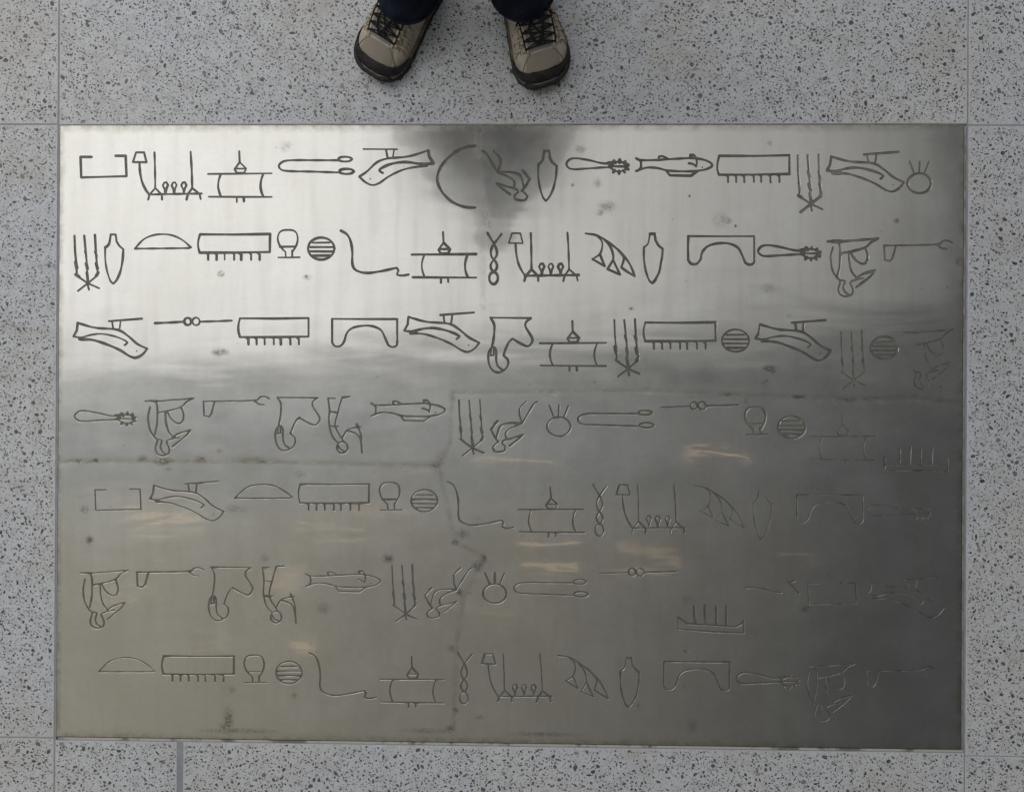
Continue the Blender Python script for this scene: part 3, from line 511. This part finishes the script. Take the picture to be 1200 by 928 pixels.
def build_plate():
    root = empty('engraved_metal_plate', (0, 0, 0))
    tag(root, 'large worn steel plate with rows of engraved line figures set flush in speckled floor', 'floor plaque')
    pts = list(ALLP); faces = list(ALLF); fg = list(FG)
    nb = len(pts)
    nx, ny = 60, 41
    ring = [(-hx + PW * i / nx, -hy) for i in range(nx)] + [(hx, -hy + PH * i / ny) for i in range(ny)] + [(hx - PW * i / nx, hy) for i in range(nx)] + [(-hx, hy - PH * i / ny) for i in range(ny)]
    pts += ring; faces.append(list(range(nb, nb + len(ring)))); fg.append(-1)
    # extra points: a general grid, finer near stains and seams
    extra = []
    gs = .010
    for i in range(1, int(PW / gs)):
        for j in range(1, int(PH / gs)): extra.append((-hx + i * gs + random.uniform(-.002, .002), -hy + j * gs + random.uniform(-.002, .002)))
    for (x, y, rx, ry, k) in SDATA:
        st = max(.0012, min(rx, ry) * .4)
        for i in range(int(-2.2 * rx / st), int(2.2 * rx / st) + 1):
            for j in range(int(-2.2 * ry / st), int(2.2 * ry / st) + 1): extra.append((x + i * st + random.uniform(-.2, .2) * st, y + j * st + random.uniform(-.2, .2) * st))
    for (ax, ay, bx, by, d, wd) in SEAMS:
        L = math.hypot(bx - ax, by - ay); n = int(L / .004); nxm, nym = -(by - ay) / L, (bx - ax) / L
        for i in range(n + 1):
            for o in (-.009, -.006, -.003, 0, .003, .006, .009):
                t = i / n; extra.append((ax + (bx - ax) * t + nxm * o + random.uniform(-.0005, .0005), ay + (by - ay) * t + nym * o + random.uniform(-.0005, .0005)))
    extra = [p for p in extra if abs(p[0]) < hx - .002 and abs(p[1]) < hy - .002]
    pts += extra
    V, E, F, ov, oe, of = geometry.delaunay_2d_cdt([Vector(p) for p in pts], [], faces, 1, 2e-6)
    gf = [[] for _ in GL]; top = []
    for f, o in zip(F, of):
        g = -1; inside = False
        for k in o:
            if fg[k] >= 0: g = fg[k]; break
            inside = True
        if g >= 0: gf[g].append(f)
        elif inside: top.append(f)
    # --- sheet
    used = sorted({i for f in top for i in f}); mp = {i: k for k, i in enumerate(used)}
    XY = np.array([(V[i][0], V[i][1]) for i in used])
    Z = np.array([warp(x, y) for x, y in XY])
    eps = .0008
    Zx = np.array([warp(x + eps, y) for x, y in XY]); Zy = np.array([warp(x, y + eps) for x, y in XY])
    N = np.stack([-(Zx - Z) / eps, -(Zy - Z) / eps, np.ones(len(Z))], 1); N /= np.linalg.norm(N, axis=1)[:, None]
    nt = len(used)
    # rim going down
    verts = [(x, y, z) for (x, y), z in zip(XY, Z)]
    fcs = [tuple(mp[i] for i in f) for f in top]
    me = bpy.data.meshes.new('plate_sheet'); me.from_pydata(verts, [], fcs); me.update()
    me.polygons.foreach_set('use_smooth', [True] * len(me.polygons))
    me.normals_split_custom_set_from_vertices([tuple(n) for n in N])
    x, y = XY[:, 0], XY[:, 1]
    st = np.zeros(nt)
    for (sx, sy, rx, ry, k) in SDATA:
        d = np.sqrt(((x - sx) / rx) ** 2 + ((y - sy) / ry) ** 2); st = np.maximum(st, k * np.clip(1.45 - d, 0, 1))
    sm = np.zeros(nt)
    for (pts_, k) in SEAM_PX:
        for a_, b_ in zip(pts_, pts_[1:]):
            (ax, ay), (bx, by) = gp(*a_), gp(*b_); vx, vy = bx - ax, by - ay
            t = np.clip(((x - ax) * vx + (y - ay) * vy) / (vx * vx + vy * vy), 0, 1); d = np.hypot(x - ax - t * vx, y - ay - t * vy)
            sm = np.maximum(sm, min(1, k * 1.1) * np.clip(1.3 - d / .0050, 0, 1))
    ed = np.minimum(np.minimum(x + hx, hx - x), np.minimum(y + hy, hy - y)); eg = np.clip(1 - ed / .006, 0, 1)
    eg = np.maximum(eg, .55 * np.clip(1 - np.minimum(y + hy, hx - x) / .014, 0, 1))
    for nme, arr in (('stain', st), ('seam', sm), ('edge_grime', eg)):
        a = me.attributes.new(nme, 'FLOAT', 'POINT'); a.data.foreach_set('value', arr.astype(np.float32))
    link('plate_sheet', me, M['plate'], root)
    # rim of the sheet (its thickness) as its own part
    rb = [( -hx, -hy), (hx, -hy), (hx, hy), (-hx, hy)]
    rv, rf = [], []
    RP = ring
    for (px, py) in RP: rv.append((px, py, warp(px, py))); rv.append((px, py, -.012))
    for i in range(len(RP)):
        j = (i + 1) % len(RP); rf.append((2 * i, 2 * i + 1, 2 * j + 1, 2 * j))
    mesh('plate_rim', rv, rf, M['groove_mid'], root)
    # --- grooves
    mats = {'d': M['groove_dark'], 'm': M['groove_mid'], 'f': M['groove_mid'], 'c': M['groove_clean']}
    for g, fl in enumerate(gf):
        if not fl: continue
        name, row, style = INFO[g]
        us = sorted({i for f in fl for i in f}); m2 = {i: k for k, i in enumerate(us)}
        P = np.array([(V[i][0], V[i][1]) for i in us]); S = np.array(GL[g])
        a = S[:, :2]; b = S[:, 2:]; ab = b - a; L2 = (ab ** 2).sum(1) + 1e-12
        t = np.clip(((P[:, None, :] - a) * ab).sum(2) / L2, 0, 1); C = a + t[..., None] * ab
        D = np.linalg.norm(P[:, None, :] - C, axis=2); k = D.argmin(1); c = C[np.arange(len(P)), k]
        Q = P + (c - P) * (.38 if row <= 3 else .45)
        dep = .0006 if row <= 3 else .00030 if row <= 5 else .00026
        n = len(us); vv = []
        for (px, py) in P: vv.append((px, py, warp(px, py)))
        for (px, py), z in zip(Q, [v[2] for v in vv]): vv.append((px, py, z - dep))
        ff = [tuple(m2[i] + n for i in f) for f in fl]
        cnt = {}
        for f in fl:
            for i in range(len(f)):
                e = (f[i], f[(i + 1) % len(f)]); r = (e[1], e[0])
                if r in cnt: del cnt[r]
                else: cnt[e] = 1
        for (i, j) in cnt: ff.append((m2[i], m2[j], m2[j] + n, m2[i] + n))
        o = mesh('engraved_' + name, vv, ff, mats[style], root)
        if style in 'dm':
            o.data.materials.append(M['groove_wall']); nf = len(fl)
            for k_ in range(nf, len(ff)): o.data.polygons[k_].material_index = 1
    # --- trim round the sheet
    def strip(x0, x1, y0, y1, z, mat):
        slab('edge_trim', x0, x1, y0, y1, -.012, z, mat, root, .0004)
    strip(-hx + .002, hx + .0045, -hy - .0054, -hy - .0016, -.0002, M['trim_light'])
    strip(hx + .0014, hx + .0046, -hy - .0010, hy - .001, -.0003, M['trim'])
    strip(-hx - .0014, hx + .0046, hy + .0005, hy + .0016, -.0005, M['trim'])
    strip(-hx - .0016, -hx - .0005, -hy, hy, -.0005, M['trim'])
    return root
import time; t0 = time.time()
build_plate(); print('plate', time.time() - t0)

#PERSON
# ------------------------------------------------------------------ the standing person
M['suede'] = None
def suede_material():
    t = NT('tan_suede'); n1 = t.noise(55, 4, .6); n2 = t.noise(900, 2)
    c = t.mix(t.ramp(n1, (.3, .7, 0, 1)), (.44, .385, .32), (.57, .505, .425))
    c = t.mix(t.ramp(t.noise(18, 3), (.5, .75, 0, .5)), c, (.32, .27, .21))
    n = t.bump(t.noise(75, 3, .6), .0022, 1.0); n = t.bump(n2, .0003, .8, n); return t.set(c, .9, 0, n, .15)
def mesh_fabric():
    t = NT('toe_mesh'); a = t.wave(260, .6, 'X'); b = t.wave(260, .6, 'Y')
    h = t.math('MULTIPLY', a, b); c = t.mix(t.ramp(h, (.1, .6, 0, 1)), (.36, .315, .26), (.58, .52, .44))
    return t.set(c, .9, 0, t.bump(h, .0006), .15)
def denim():
    t = NT('dark_denim'); h = t.wave(900, 1.5, 'DIAGONAL'); n = t.noise(30, 4)
    c = t.mix(t.ramp(n, (.3, .7, 0, 1)), (.009, .012, .024), (.022, .030, .055))
    c = t.mix(t.math('MULTIPLY', h, .3), c, (.022, .028, .045)); nn = t.bump(t.noise(22, 3), .006); nn = t.bump(h, .0003, .6, nn)
    return t.set(c, .92, 0, nn, .12)
M['suede'] = suede_material(); M['toe_mesh'] = mesh_fabric(); M['denim'] = denim()
M['rubber'] = simple('black_rubber', (.018, .018, .019), .62, 0, (.04, .038, .036), 60, .0004, 400, .3)
M['midsole'] = simple('tan_midsole', (.24, .20, .15), .8, 0, (.13, .11, .085), 70, .0004, 300, .2)
M['lace'] = simple('black_lace', (.012, .012, .013), .85, 0, (.03, .03, .03), 300, .0004, 900, .2)
M['tongue'] = simple('grey_tongue', (.24, .235, .235), .9, 0, (.32, .31, .30), 200, .0005, 800, .2)
M['loop'] = simple('pale_webbing', (.62, .54, .36), .8, 0, (.30, .25, .15), 200, None, 200, .2)
M['seam'] = simple('seam_thread', (.09, .07, .05), .9)
M['skin'] = simple('skin', (.48, .30, .22), .55, 0, (.42, .25, .18), 30)
M['hair'] = simple('grey_hair', (.22, .21, .20), .7, 0, (.32, .31, .30), 120, .002, 200)
M['jacket'] = simple('charcoal_jacket', (.30, .34, .40), .85, 0, (.36, .40, .46), 12, .004, 20, .2)
M['eye'] = simple('eye_white', (.7, .7, .68), .3)

def interp(tab, x):
    for (a, va), (b, vb) in zip(tab, tab[1:]):
        if x <= b:
            t = (x - a) / (b - a); t = max(0, min(1, t)); return va + (vb - va) * t
    return tab[-1][1]
def sm_interp(tab, x):
    return np.mean([interp(tab, x + d) for d in (-.004, -.002, 0, .002, .004)]) if x > .008 else interp(tab, x)
TOP = [(0, .024), (.006, .037), (.015, .045), (.03, .053), (.05, .059), (.07, .065), (.09, .074), (.11, .085), (.13, .096), (.16, .106), (.19, .112), (.22, .115), (.27, .112), (.295, .10), (.302, .06)]
HWI = [(0, .012), (.003, .021), (.008, .030), (.016, .038), (.03, .0455), (.05, .0505), (.075, .051), (.10, .0485), (.13, .045), (.17, .040), (.21, .038), (.25, .038), (.275, .035), (.292, .024), (.302, .006)]
Z0 = .012
def surf(x, a, off=0.0, side=1):
    """shoe upper: x from toe tip backwards, a = -90..90 degrees across"""
    h = sm_interp(TOP, x) - Z0; hw = sm_interp(HWI, x)
    s, c = math.sin(R(a)), math.cos(R(a))
    bend = .010 * (max(0, 1 - x / .09)) ** 1.4 * side            # toe leans to the big toe side
    narrow = 1.0 - .10 * abs(c)
    y = math.copysign(abs(s) ** .86, s) * hw * narrow
    z = Z0 + h * (abs(c) ** .62 if abs(c) > 1e-9 else 0)
    if off:
        l = math.hypot(s * .9, c) + 1e-9
        y += off * s; z += off * c; x = x - off * max(0, 1 - x / .02) * .9
    # creases over the ball of the foot
    z -= .0016 * math.exp(-((x - .058) / .004) ** 2) * abs(c) + .0012 * math.exp(-((x - .068) / .003) ** 2) * abs(c)
    return (x, y + bend, z)
def patch(name, xs, arange, mat, parent, side, off=0.0, n=22, thick=None):
    v, f = [], []
    for x in xs:
        a0, a1 = arange(x)
        for j in range(n + 1): v.append(surf(x, a0 + (a1 - a0) * j / n, off, side))
    for i in range(len(xs) - 1):
        for j in range(n): k = i * (n + 1) + j; f.append((k, k + 1, k + n + 2, k + n + 1))
    o = mesh(name, v, f, mat, parent, True)
    if thick:
        m = o.modifiers.new('solid', 'SOLIDIFY'); m.thickness = thick; m.offset = 0
    return o
def tube(name, pts, r, mat, parent, k=8, flat=1.0):
    v, f = [], []; P = [Vector(p) for p in pts]
    for i, p in enumerate(P):
        d = (P[min(i + 1, len(P) - 1)] - P[max(i - 1, 0)]).normalized()
        u = d.cross(Vector((0, 0, 1)));  u = u.normalized() if u.length > 1e-6 else Vector((1, 0, 0)); w_ = u.cross(d)
        rr = r[i] if isinstance(r, (list, tuple)) else r
        for j in range(k): a = 2 * math.pi * j / k; v.append(p + u * rr * math.cos(a) + w_ * rr * flat * math.sin(a))
    for i in range(len(P) - 1):
        for j in range(k): f.append((i * k + j, i * k + (j + 1) % k, (i + 1) * k + (j + 1) % k, (i + 1) * k + j))
    f.append(tuple(range(k - 1, -1, -1))); f.append(tuple((len(P) - 1) * k + j for j in range(k)))
    return mesh(name, v, f, mat, parent, True)
def outline(off, side, zoff=0, n=46):
    xs = [.302 * (1 - math.cos(math.pi * i / n)) / 2 for i in range(n + 1)]
    L = [surf(x, 90, off, side) for x in xs]; Rr = [surf(x, -90, off, side) for x in xs]
    L[0] = (-off, L[0][1], 0); Rr[0] = (-off, Rr[0][1], 0)
    return [(p[0], p[1]) for p in L] + [(p[0] + (off if p[0] > .3 else 0), p[1]) for p in reversed(Rr)]
def prism(name, pts, z0, z1, mat, parent, inset=.0012, lug=None):
    n = len(pts); cx = sum(p[0] for p in pts) / n; cy = sum(p[1] for p in pts) / n
    v = []
    for z, s in ((z0, 0), (z0 + inset, 1), (z1 - inset, 1), (z1, 0)):
        for i, p in enumerate(pts):
            k = 1 - (0 if s else .018); q = [cx + (p[0] - cx) * k, cy + (p[1] - cy) * k]
            if lug and (i // 2) % 2: q = [cx + (q[0] - cx) * (1 - lug), cy + (q[1] - cy) * (1 - lug * 1.6)]
            v.append((q[0], q[1], z + .010 * max(0, 1 - p[0] / .04) ** 2))
    f = [tuple(range(n - 1, -1, -1)), tuple(3 * n + i for i in range(n))]
    for r_ in range(3):
        for i in range(n): f.append((r_ * n + i, r_ * n + (i + 1) % n, (r_ + 1) * n + (i + 1) % n, (r_ + 1) * n + i))
    return mesh(name, v, f, mat, parent)
def along(P0, P1, n, side, off):
    """curve over the upper between (x,a) and (x,a)"""
    return [surf(P0[0] + (P1[0] - P0[0]) * i / n, P0[1] + (P1[1] - P0[1]) * i / n, off, side) for i in range(n + 1)]
def make_shoe(parent, loc, heading, side, label, variant):
    s = empty('shoe', loc / PS, parent, heading); s['label'] = label; s.scale = (.88, 1.03, .93)
    xs = [.0005, .002, .004, .007, .011, .016] + [.016 + .286 * i / 60 for i in range(1, 61)]
    patch('upper', xs, lambda x: (-90, 90), M['suede'], s, side, 0, 40)
    # woven toe panel and rubber toe guard
    patch('toe_panel', [.006 + .048 * i / 14 for i in range(15)], lambda x: (-46 + 10 * abs(x - .03) / .02, 46 - 10 * abs(x - .03) / .02), M['toe_mesh'], s, side, .0009, 18)
    def guard(x):
        zc = interp([(0, .052), (.014, .0475), (.022, .043), (.034, .037), (.055, .028), (.085, .0155)], x); h = sm_interp(TOP, x) - Z0
        r = max(0, min(1, (zc - Z0) / h)); return math.degrees(math.acos(min(1, r ** (1 / .62))))
    gx = [.0005, .002, .004, .007, .011, .016, .022, .03, .038, .046, .054, .062, .07, .078, .085]
    v, f = [], []; n = 10
    for x in gx:
        a = guard(x)
        for j in range(n + 1): v.append(surf(x, -90 + (90 - a) * j / n, .0022, side))
        for j in range(n + 1): v.append(surf(x, a + (90 - a) * j / n, .0022, side))
    W_ = 2 * (n + 1)
    for i in range(len(gx) - 1):
        for b in (0, n + 1):
            for j in range(n): k = i * W_ + b + j; f.append((k, k + 1, k + W_ + 1, k + W_))
        k = i * W_ + n
        if guard(gx[i]) < 1.5: f.append((k, k + 1, k + W_ + 1, k + W_))
    f.append(tuple(range(W_)))
    o = mesh('toe_guard', v, f, M['rubber'], s, True); md = o.modifiers.new('solid', 'SOLIDIFY'); md.thickness = .002
    prism('outsole', outline(.0060, side), .0, .0125, M['rubber'], s, lug=.012)
    prism('midsole', outline(.0040, side), .0120, .0215, M['midsole'], s)
    bp = [surf(.085 * (1 - i / 14) ** 2 + .0005, -90 * side, .0015 + .0025 * min(1, i / 8), side) for i in range(15)] + [surf(.012 * (i / 6) ** 2 + .0005, 90 * side, .0046, side) for i in range(1, 7)]
    tube('toe_bumper', [(p[0] - .001, p[1], .0175 + .008 * max(0, 1 - p[0] / .04)) for p in bp], [.0015 + .0040 * min(1, i / 7) for i in range(20)] + [.002], M['rubber'], s, 8, 1.45)
    # heel side rubber
    patch('heel_guard', [.20 + .10 * i / 14 for i in range(15)], lambda x: (62, 91), M['rubber'], s, side, .0016, 6)
    patch('heel_guard', [.20 + .10 * i / 14 for i in range(15)], lambda x: (-91, -62), M['rubber'], s, side, .0016, 6)
    # tongue strip with the lace rows
    patch('tongue', [.058 + .10 * i / 14 for i in range(15)], lambda x: (-27 - 20 * max(0, x - .12) / .1, 27 + 20 * max(0, x - .12) / .1), M['tongue'], s, side, .0016, 12)
    for sg in (-1, 1):   # padded eyelet band
        tube('eyelet_band', along((.056, 27 * sg), (.155, 34 * sg), 12, side, .0022), .0022, M['suede'], s, 8, .7)
        tube('seam', along((.055, 22 * sg), (.030, 62 * sg), 8, side, .0008), .0006, M['seam'], s, 5)
        tube('seam', along((.062, 50 * sg), (.125, 47 * sg), 10, side, .0006), .0006, M['seam'], s, 5)
        for q in (.075, .098, .12): tube('seam', along((q, 36 * sg), (q - .012, 74 * sg), 7, side, .0006), .0006, M['seam'], s, 5)
        # folds of the side fabric
        for q in (.070, .088, .107, .128): tube('side_fold', along((q, 42 * sg), (q + .006, 80 * sg), 8, side, -.0006), [.0005, .002, .0032, .0036, .0036, .0034, .003, .002, .0005], M['suede'], s, 6)
    rows = [.064, .079, .094, .109, .124]
    eye = {}
    for i, x in enumerate(rows):
        for sg in (-1, 1):
            a = (31 + i * 1.2) * sg; eye[(i, sg)] = (x, a)
            p = surf(x, a, .0040, side); p2 = surf(x, a * 1.35, .0030, side)
            tube('lace_loop', [p2, ((p[0] + p2[0]) / 2, (p[1] + p2[1]) / 2, max(p[2], p2[2]) + .001), p], .0029, M['loop'], s, 6, .5)
    rr = random.Random(variant * 5 + 1)
    for i in range(5): tube('lace', along(eye[(i, -1)], eye[(i, 1)], 10, side, .0052 + .0005 * i), .0014, M['lace'], s, 6)
    for i in range(4):
        tube('lace', along(eye[(i, -1)], (eye[(i + 1, 1)][0], eye[(i + 1, 1)][1]), 10, side, .0060), .0014, M['lace'], s, 6)
        tube('lace', along(eye[(i, 1)], (eye[(i + 1, -1)][0], eye[(i + 1, -1)][1]), 10, side, .0064), .0014, M['lace'], s, 6)
    for sg in (-1, 1): tube('lace', along((.062, 30 * sg), (.127, 37 * sg), 10, side, .0050), .0013, M['lace'], s, 6)
    # loose cord tucked down the middle and the cord lock
    for k_ in range(4):
        pts = []
        for i in range(15):
            t = i / 14; pts.append(surf(.062 + .055 * t, (-9 + 6 * k_) + 6 * math.sin(t * 5 + k_ * 1.7), .0085 + .002 * math.sin(t * 4 + k_), side))
        tube('loose_lace', pts, .0019, M['lace'], s, 6)
    if variant == 0:
        c0 = surf(.112, -4, .0125, side); v = []; f = []
        bm = bmesh.new(); bmesh.ops.create_cube(bm, size=1); bmesh.ops.scale(bm, vec=(.024, .014, .011), verts=bm.verts)
        bmesh.ops.bevel(bm, geom=bm.edges[:], offset=.0035, segments=3, affect='EDGES'); me = bpy.data.meshes.new('cord_lock'); bm.to_mesh(me); bm.free()
        o = link('cord_lock', me, M['rubber'], s); o.location = c0; o.rotation_euler = (0, R(-28), R(6))
    else:
        for sg in (-1, 1):
            pts = []
            for i in range(17):
                t = i / 16 * math.pi; pts.append(surf(.128 - .030 * math.sin(t) * .6, sg * (6 + 34 * math.sin(t)), .008 + .004 * math.sin(t), side))
            tube('bow_loop', pts, .0016, M['lace'], s, 6)
    # padded collar at the ankle
    tube('collar', [(.13 + .0, 0, .112)] and [surf(.140 + .155 * i / 16, 60 - 20 * math.sin(i / 16 * math.pi), .002, side) for i in range(17)], .005, M['suede'], s, 8)
    tube('collar', [surf(.140 + .155 * i / 16, -60 + 20 * math.sin(i / 16 * math.pi), .002, side) for i in range(17)], .005, M['suede'], s, 8)
    return s
def loft(name, rings, mat, parent, n=28, cap=(True, True), wr=None):
    """rings: (cx, cy, cz, rx, ry, tilt) ellipses"""
    v, f = [], []
    for i, (cx, cy, cz, rx, ry, tl) in enumerate(rings):
        for j in range(n):
            a = 2 * math.pi * j / n; w_ = 1 + (wr(i, a) if wr else 0)
            y = math.sin(a) * ry * w_; v.append((cx + math.cos(a) * rx * w_, cy + y, cz + y * tl))
    for i in range(len(rings) - 1):
        for j in range(n): f.append((i * n + j, i * n + (j + 1) % n, (i + 1) * n + (j + 1) % n, (i + 1) * n + j))
    if cap[0]: f.append(tuple(range(n - 1, -1, -1)))
    if cap[1]: f.append(tuple((len(rings) - 1) * n + j for j in range(n)))
    return mesh(name, v, f, mat, parent, True)
def lerp_rings(keys, m):
    out = []
    P = [np.array(k, float) for k in keys]
    for i in range(len(P) - 1):
        p0 = P[max(i - 1, 0)]; p3 = P[min(i + 2, len(P) - 1)]; p1, p2 = P[i], P[i + 1]
        for j in range(m):
            t = j / m; out.append(.5 * ((2 * p1) + (-p0 + p2) * t + (2 * p0 - 5 * p1 + 4 * p2 - p3) * t * t + (-p0 + 3 * p1 - 3 * p2 + p3) * t ** 3))
    out.append(P[-1]); return [tuple(o) for o in out]
PS = .87
person = empty('person', (-.08, .76, 0)); PO = Vector((-.08, .76, 0)); person.scale = (PS, PS, PS)
tag(person, 'person standing behind the plaque in tan lace-up walking shoes and dark jeans', 'person')
shoes = []
for (px, py, deg, side, lab, var) in ((434, 87, 117 - 180 + 0, 1, 'tan lace-up walking shoe with a black cord lock, heel turned to the right', 0),
                                      (644, 101, 0, -1, 'tan lace-up walking shoe with crossed laces and tucked bow', 1)):
    tx, ty = gp(px, py); shoes.append((tx, ty))
H0 = R(90 - 32); H1 = R(90 + 17)
def hd(tip, h, d): return Vector((tip[0] + math.cos(h) * d, tip[1] + math.sin(h) * d, 0))
make_shoe(person, Vector((*shoes[0], 0)) - PO, H0, -1, 'tan lace-up walking shoe with a black cord lock', 0)
make_shoe(person, Vector((*shoes[1], 0)) - PO, H1, 1, 'tan lace-up walking shoe with a tucked black bow', 1)
ank = [(hd(shoes[0], H0, .152) - PO) / PS, (hd(shoes[1], H1, .160) - PO) / PS]
# jeans: two legs and a seat, each leg an open-ended sleeve of cloth that breaks over the shoe
hips = [Vector((-.10, .04, .92)), Vector((.10, .04, .92))]
def leg(i):
    A = ank[i]; Hh = hips[i]; h = (H0, H1)[i]; dx, dy = math.cos(h), math.sin(h)
    keys = []
    for z, rx, ry, fw in ((.066, .060, .088, -.010), (.10, .060, .085, -.006), (.15, .060, .078, 0), (.22, .062, .073, 0), (.33, .072, .078, 0), (.50, .078, .082, -.01), (.68, .088, .094, 0), (.84, .098, .11, 0), (.93, .10, .12, 0)):
        t = z / .93; c = A.lerp(Hh, t); keys.append((c.x + dx * fw, c.y + dy * fw, z, rx, ry, 0))
    rings = lerp_rings(keys, 8)
    rings = [(a, b, c, d, e, -.42 * max(0, 1 - c / .25)) for (a, b, c, d, e, g) in rings]
    ph = i * 2.1
    def wr(k, a):
        z = rings[k][2]
        fold = math.exp(-z / .16); return .045 * fold * math.sin(z * 120 + 2.2 * math.sin(a + ph) + ph) * (.6 + .4 * math.sin(a * 2 + ph)) + .02 * math.sin(a * 3 + ph + z * 9) + .02 * fold * math.sin(a * 5 + ph)
    o = loft('jeans_leg', rings, M['denim'], person, 44, (False, False), wr)
    m = o.modifiers.new('solid', 'SOLIDIFY'); m.thickness = .003
    hem = []
    for j in range(45):
        a = 2 * math.pi * j / 44; k = 0; r0 = rings[0]; w_ = 1.012 + wr(0, a); y = math.sin(a) * r0[4] * w_
        hem.append((r0[0] + math.cos(a) * r0[3] * w_, r0[1] + y, r0[2] + y * r0[5]))
    tube('hem', hem, .0030, M['denim'], o, 6)
leg(0); leg(1)
loft('jeans_seat', lerp_rings([(0, .04, .80, .14, .10, 0), (0, .04, .88, .16, .115, 0), (0, .03, .98, .145, .11, 0), (0, .02, 1.03, .14, .105, 0)], 5), M['denim'], person)
loft('jacket', lerp_rings([(0, .03, .90, .18, .145, 0), (0, .02, 1.05, .165, .135, 0), (0, -.01, 1.22, .17, .135, 0), (0, -.03, 1.36, .175, .12, 0), (0, -.04, 1.43, .15, .095, .1), (0, -.055, 1.475, .10, .075, .2), (0, -.07, 1.50, .065, .065, .2)], 6), M['jacket'], person,
     36, (False, True), lambda i, a: .02 * math.sin(i * 1.3 + 3 * a))
for sx in (-1, 1):
    tube('sleeve', [(sx * .13, -.03, 1.42), (sx * .165, .0, 1.39), (sx * .20, .05, 1.28), (sx * .235, .09, 1.13), (sx * .24, .08, 1.08), (sx * .235, .03, .98), (sx * .23, -.01, .87)], [.055, .062, .058, .05, .05, .045, .04], M['jacket'], person, 16)
# body: one skin, head, neck, arms and hands with five fingers
def skin_body():
    V, E, Rd = [], [], []
    def add(p, r, par=None):
        V.append(p); Rd.append(r); i = len(V) - 1
        if par is not None: E.append((par, i))
        return i
    pel = add((0, .03, .95), (.13, .10)); sp = add((0, .0, 1.15), (.13, .09), pel); ch = add((0, -.03, 1.33), (.14, .09), sp)
    nk = add((0, -.06, 1.45), (.055, .055), ch); n2 = add((0, -.085, 1.52), (.052, .055), nk)
    h0 = add((0, -.105, 1.575), (.062, .075), n2); h1 = add((0, -.115, 1.64), (.075, .092), h0); h2 = add((0, -.105, 1.70), (.066, .08), h1); add((0, -.095, 1.735), (.03, .04), h2)
    for s in (-1, 1):
        a = add((s * .12, -.03, 1.40), (.05, .05), ch); b = add((s * .20, .05, 1.27), (.042, .042), a); c = add((s * .236, .09, 1.11), (.036, .036), b)
        d = add((s * .232, .01, .95), (.030, .030), c); e = add((s * .228, -.015, .85), (.024, .020), d); f = add((s * .223, -.028, .78), (.018, .030), e)
        for k, (dy, L) in enumerate(((-.030, .062), (-.010, .074), (.010, .070), (.028, .055))):
            r = add((s * .220, -.03 + dy * .9, .755), (.0085, .0095), f); r = add((s * .215, -.038 + dy * 1.15, .755 - L * .5), (.0082, .0082), r); r = add((s * .201, -.038 + dy * 1.15, .755 - L * .82), (.0075, .0075), r); add((s * .187, -.036 + dy * 1.1, .755 - L), (.0065, .0065), r)
        t = add((s * .215, -.050, .815), (.0105, .0105), e); t = add((s * .205, -.072, .785), (.0095, .0095), t); add((s * .197, -.078, .758), (.008, .008), t)
    me = bpy.data.meshes.new('body'); me.from_pydata(V, E, []); o = link('body', me, M['skin'], person)
    m = o.modifiers.new('skin', 'SKIN'); sv = me.skin_vertices[0].data
    for i, r in enumerate(Rd): sv[i].radius = r
    sv[0].use_root = True
    s2 = o.modifiers.new('sub', 'SUBSURF'); s2.levels = 2; s2.render_levels = 2; m.use_smooth_shade = True
skin_body()
def ball(name, loc, sc, mat, rot=(0, 0, 0), parent=person, keep=None):
    bm = bmesh.new(); bmesh.ops.create_uvsphere(bm, u_segments=24, v_segments=16, radius=1)
    if keep: bmesh.ops.delete(bm, geom=[v for v in bm.verts if not keep(v.co)], context='VERTS')
    for v in bm.verts: v.co += v.co.normalized() * random.uniform(-.02, .02) if keep else Vector()
    me = bpy.data.meshes.new(name); bm.to_mesh(me); bm.free(); me.polygons.foreach_set('use_smooth', [True] * len(me.polygons))
    o = link(name, me, mat, parent); o.location = loc; o.scale = sc; o.rotation_euler = rot; return o
ball('hair', (0, -.098, 1.665), (.084, .104, .092), M['hair'], (R(25), 0, 0), keep=lambda c: c.z > -.15 + .55 * max(0, -c.y))
for s in (-1, 1):
    ball('ear', (s * .077, -.10, 1.632), (.010, .018, .030), M['skin']); ball('eye', (s * .031, -.196, 1.640), (.013, .008, .009), M['eye']); ball('eyebrow', (s * .031, -.203, 1.660), (.020, .006, .004), M['hair'])
ball('nose', (0, -.212, 1.618), (.013, .018, .022), M['skin'], (R(-20), 0, 0)); ball('mouth', (0, -.196, 1.588), (.024, .008, .006), simple('lips', (.40, .16, .14), .5))
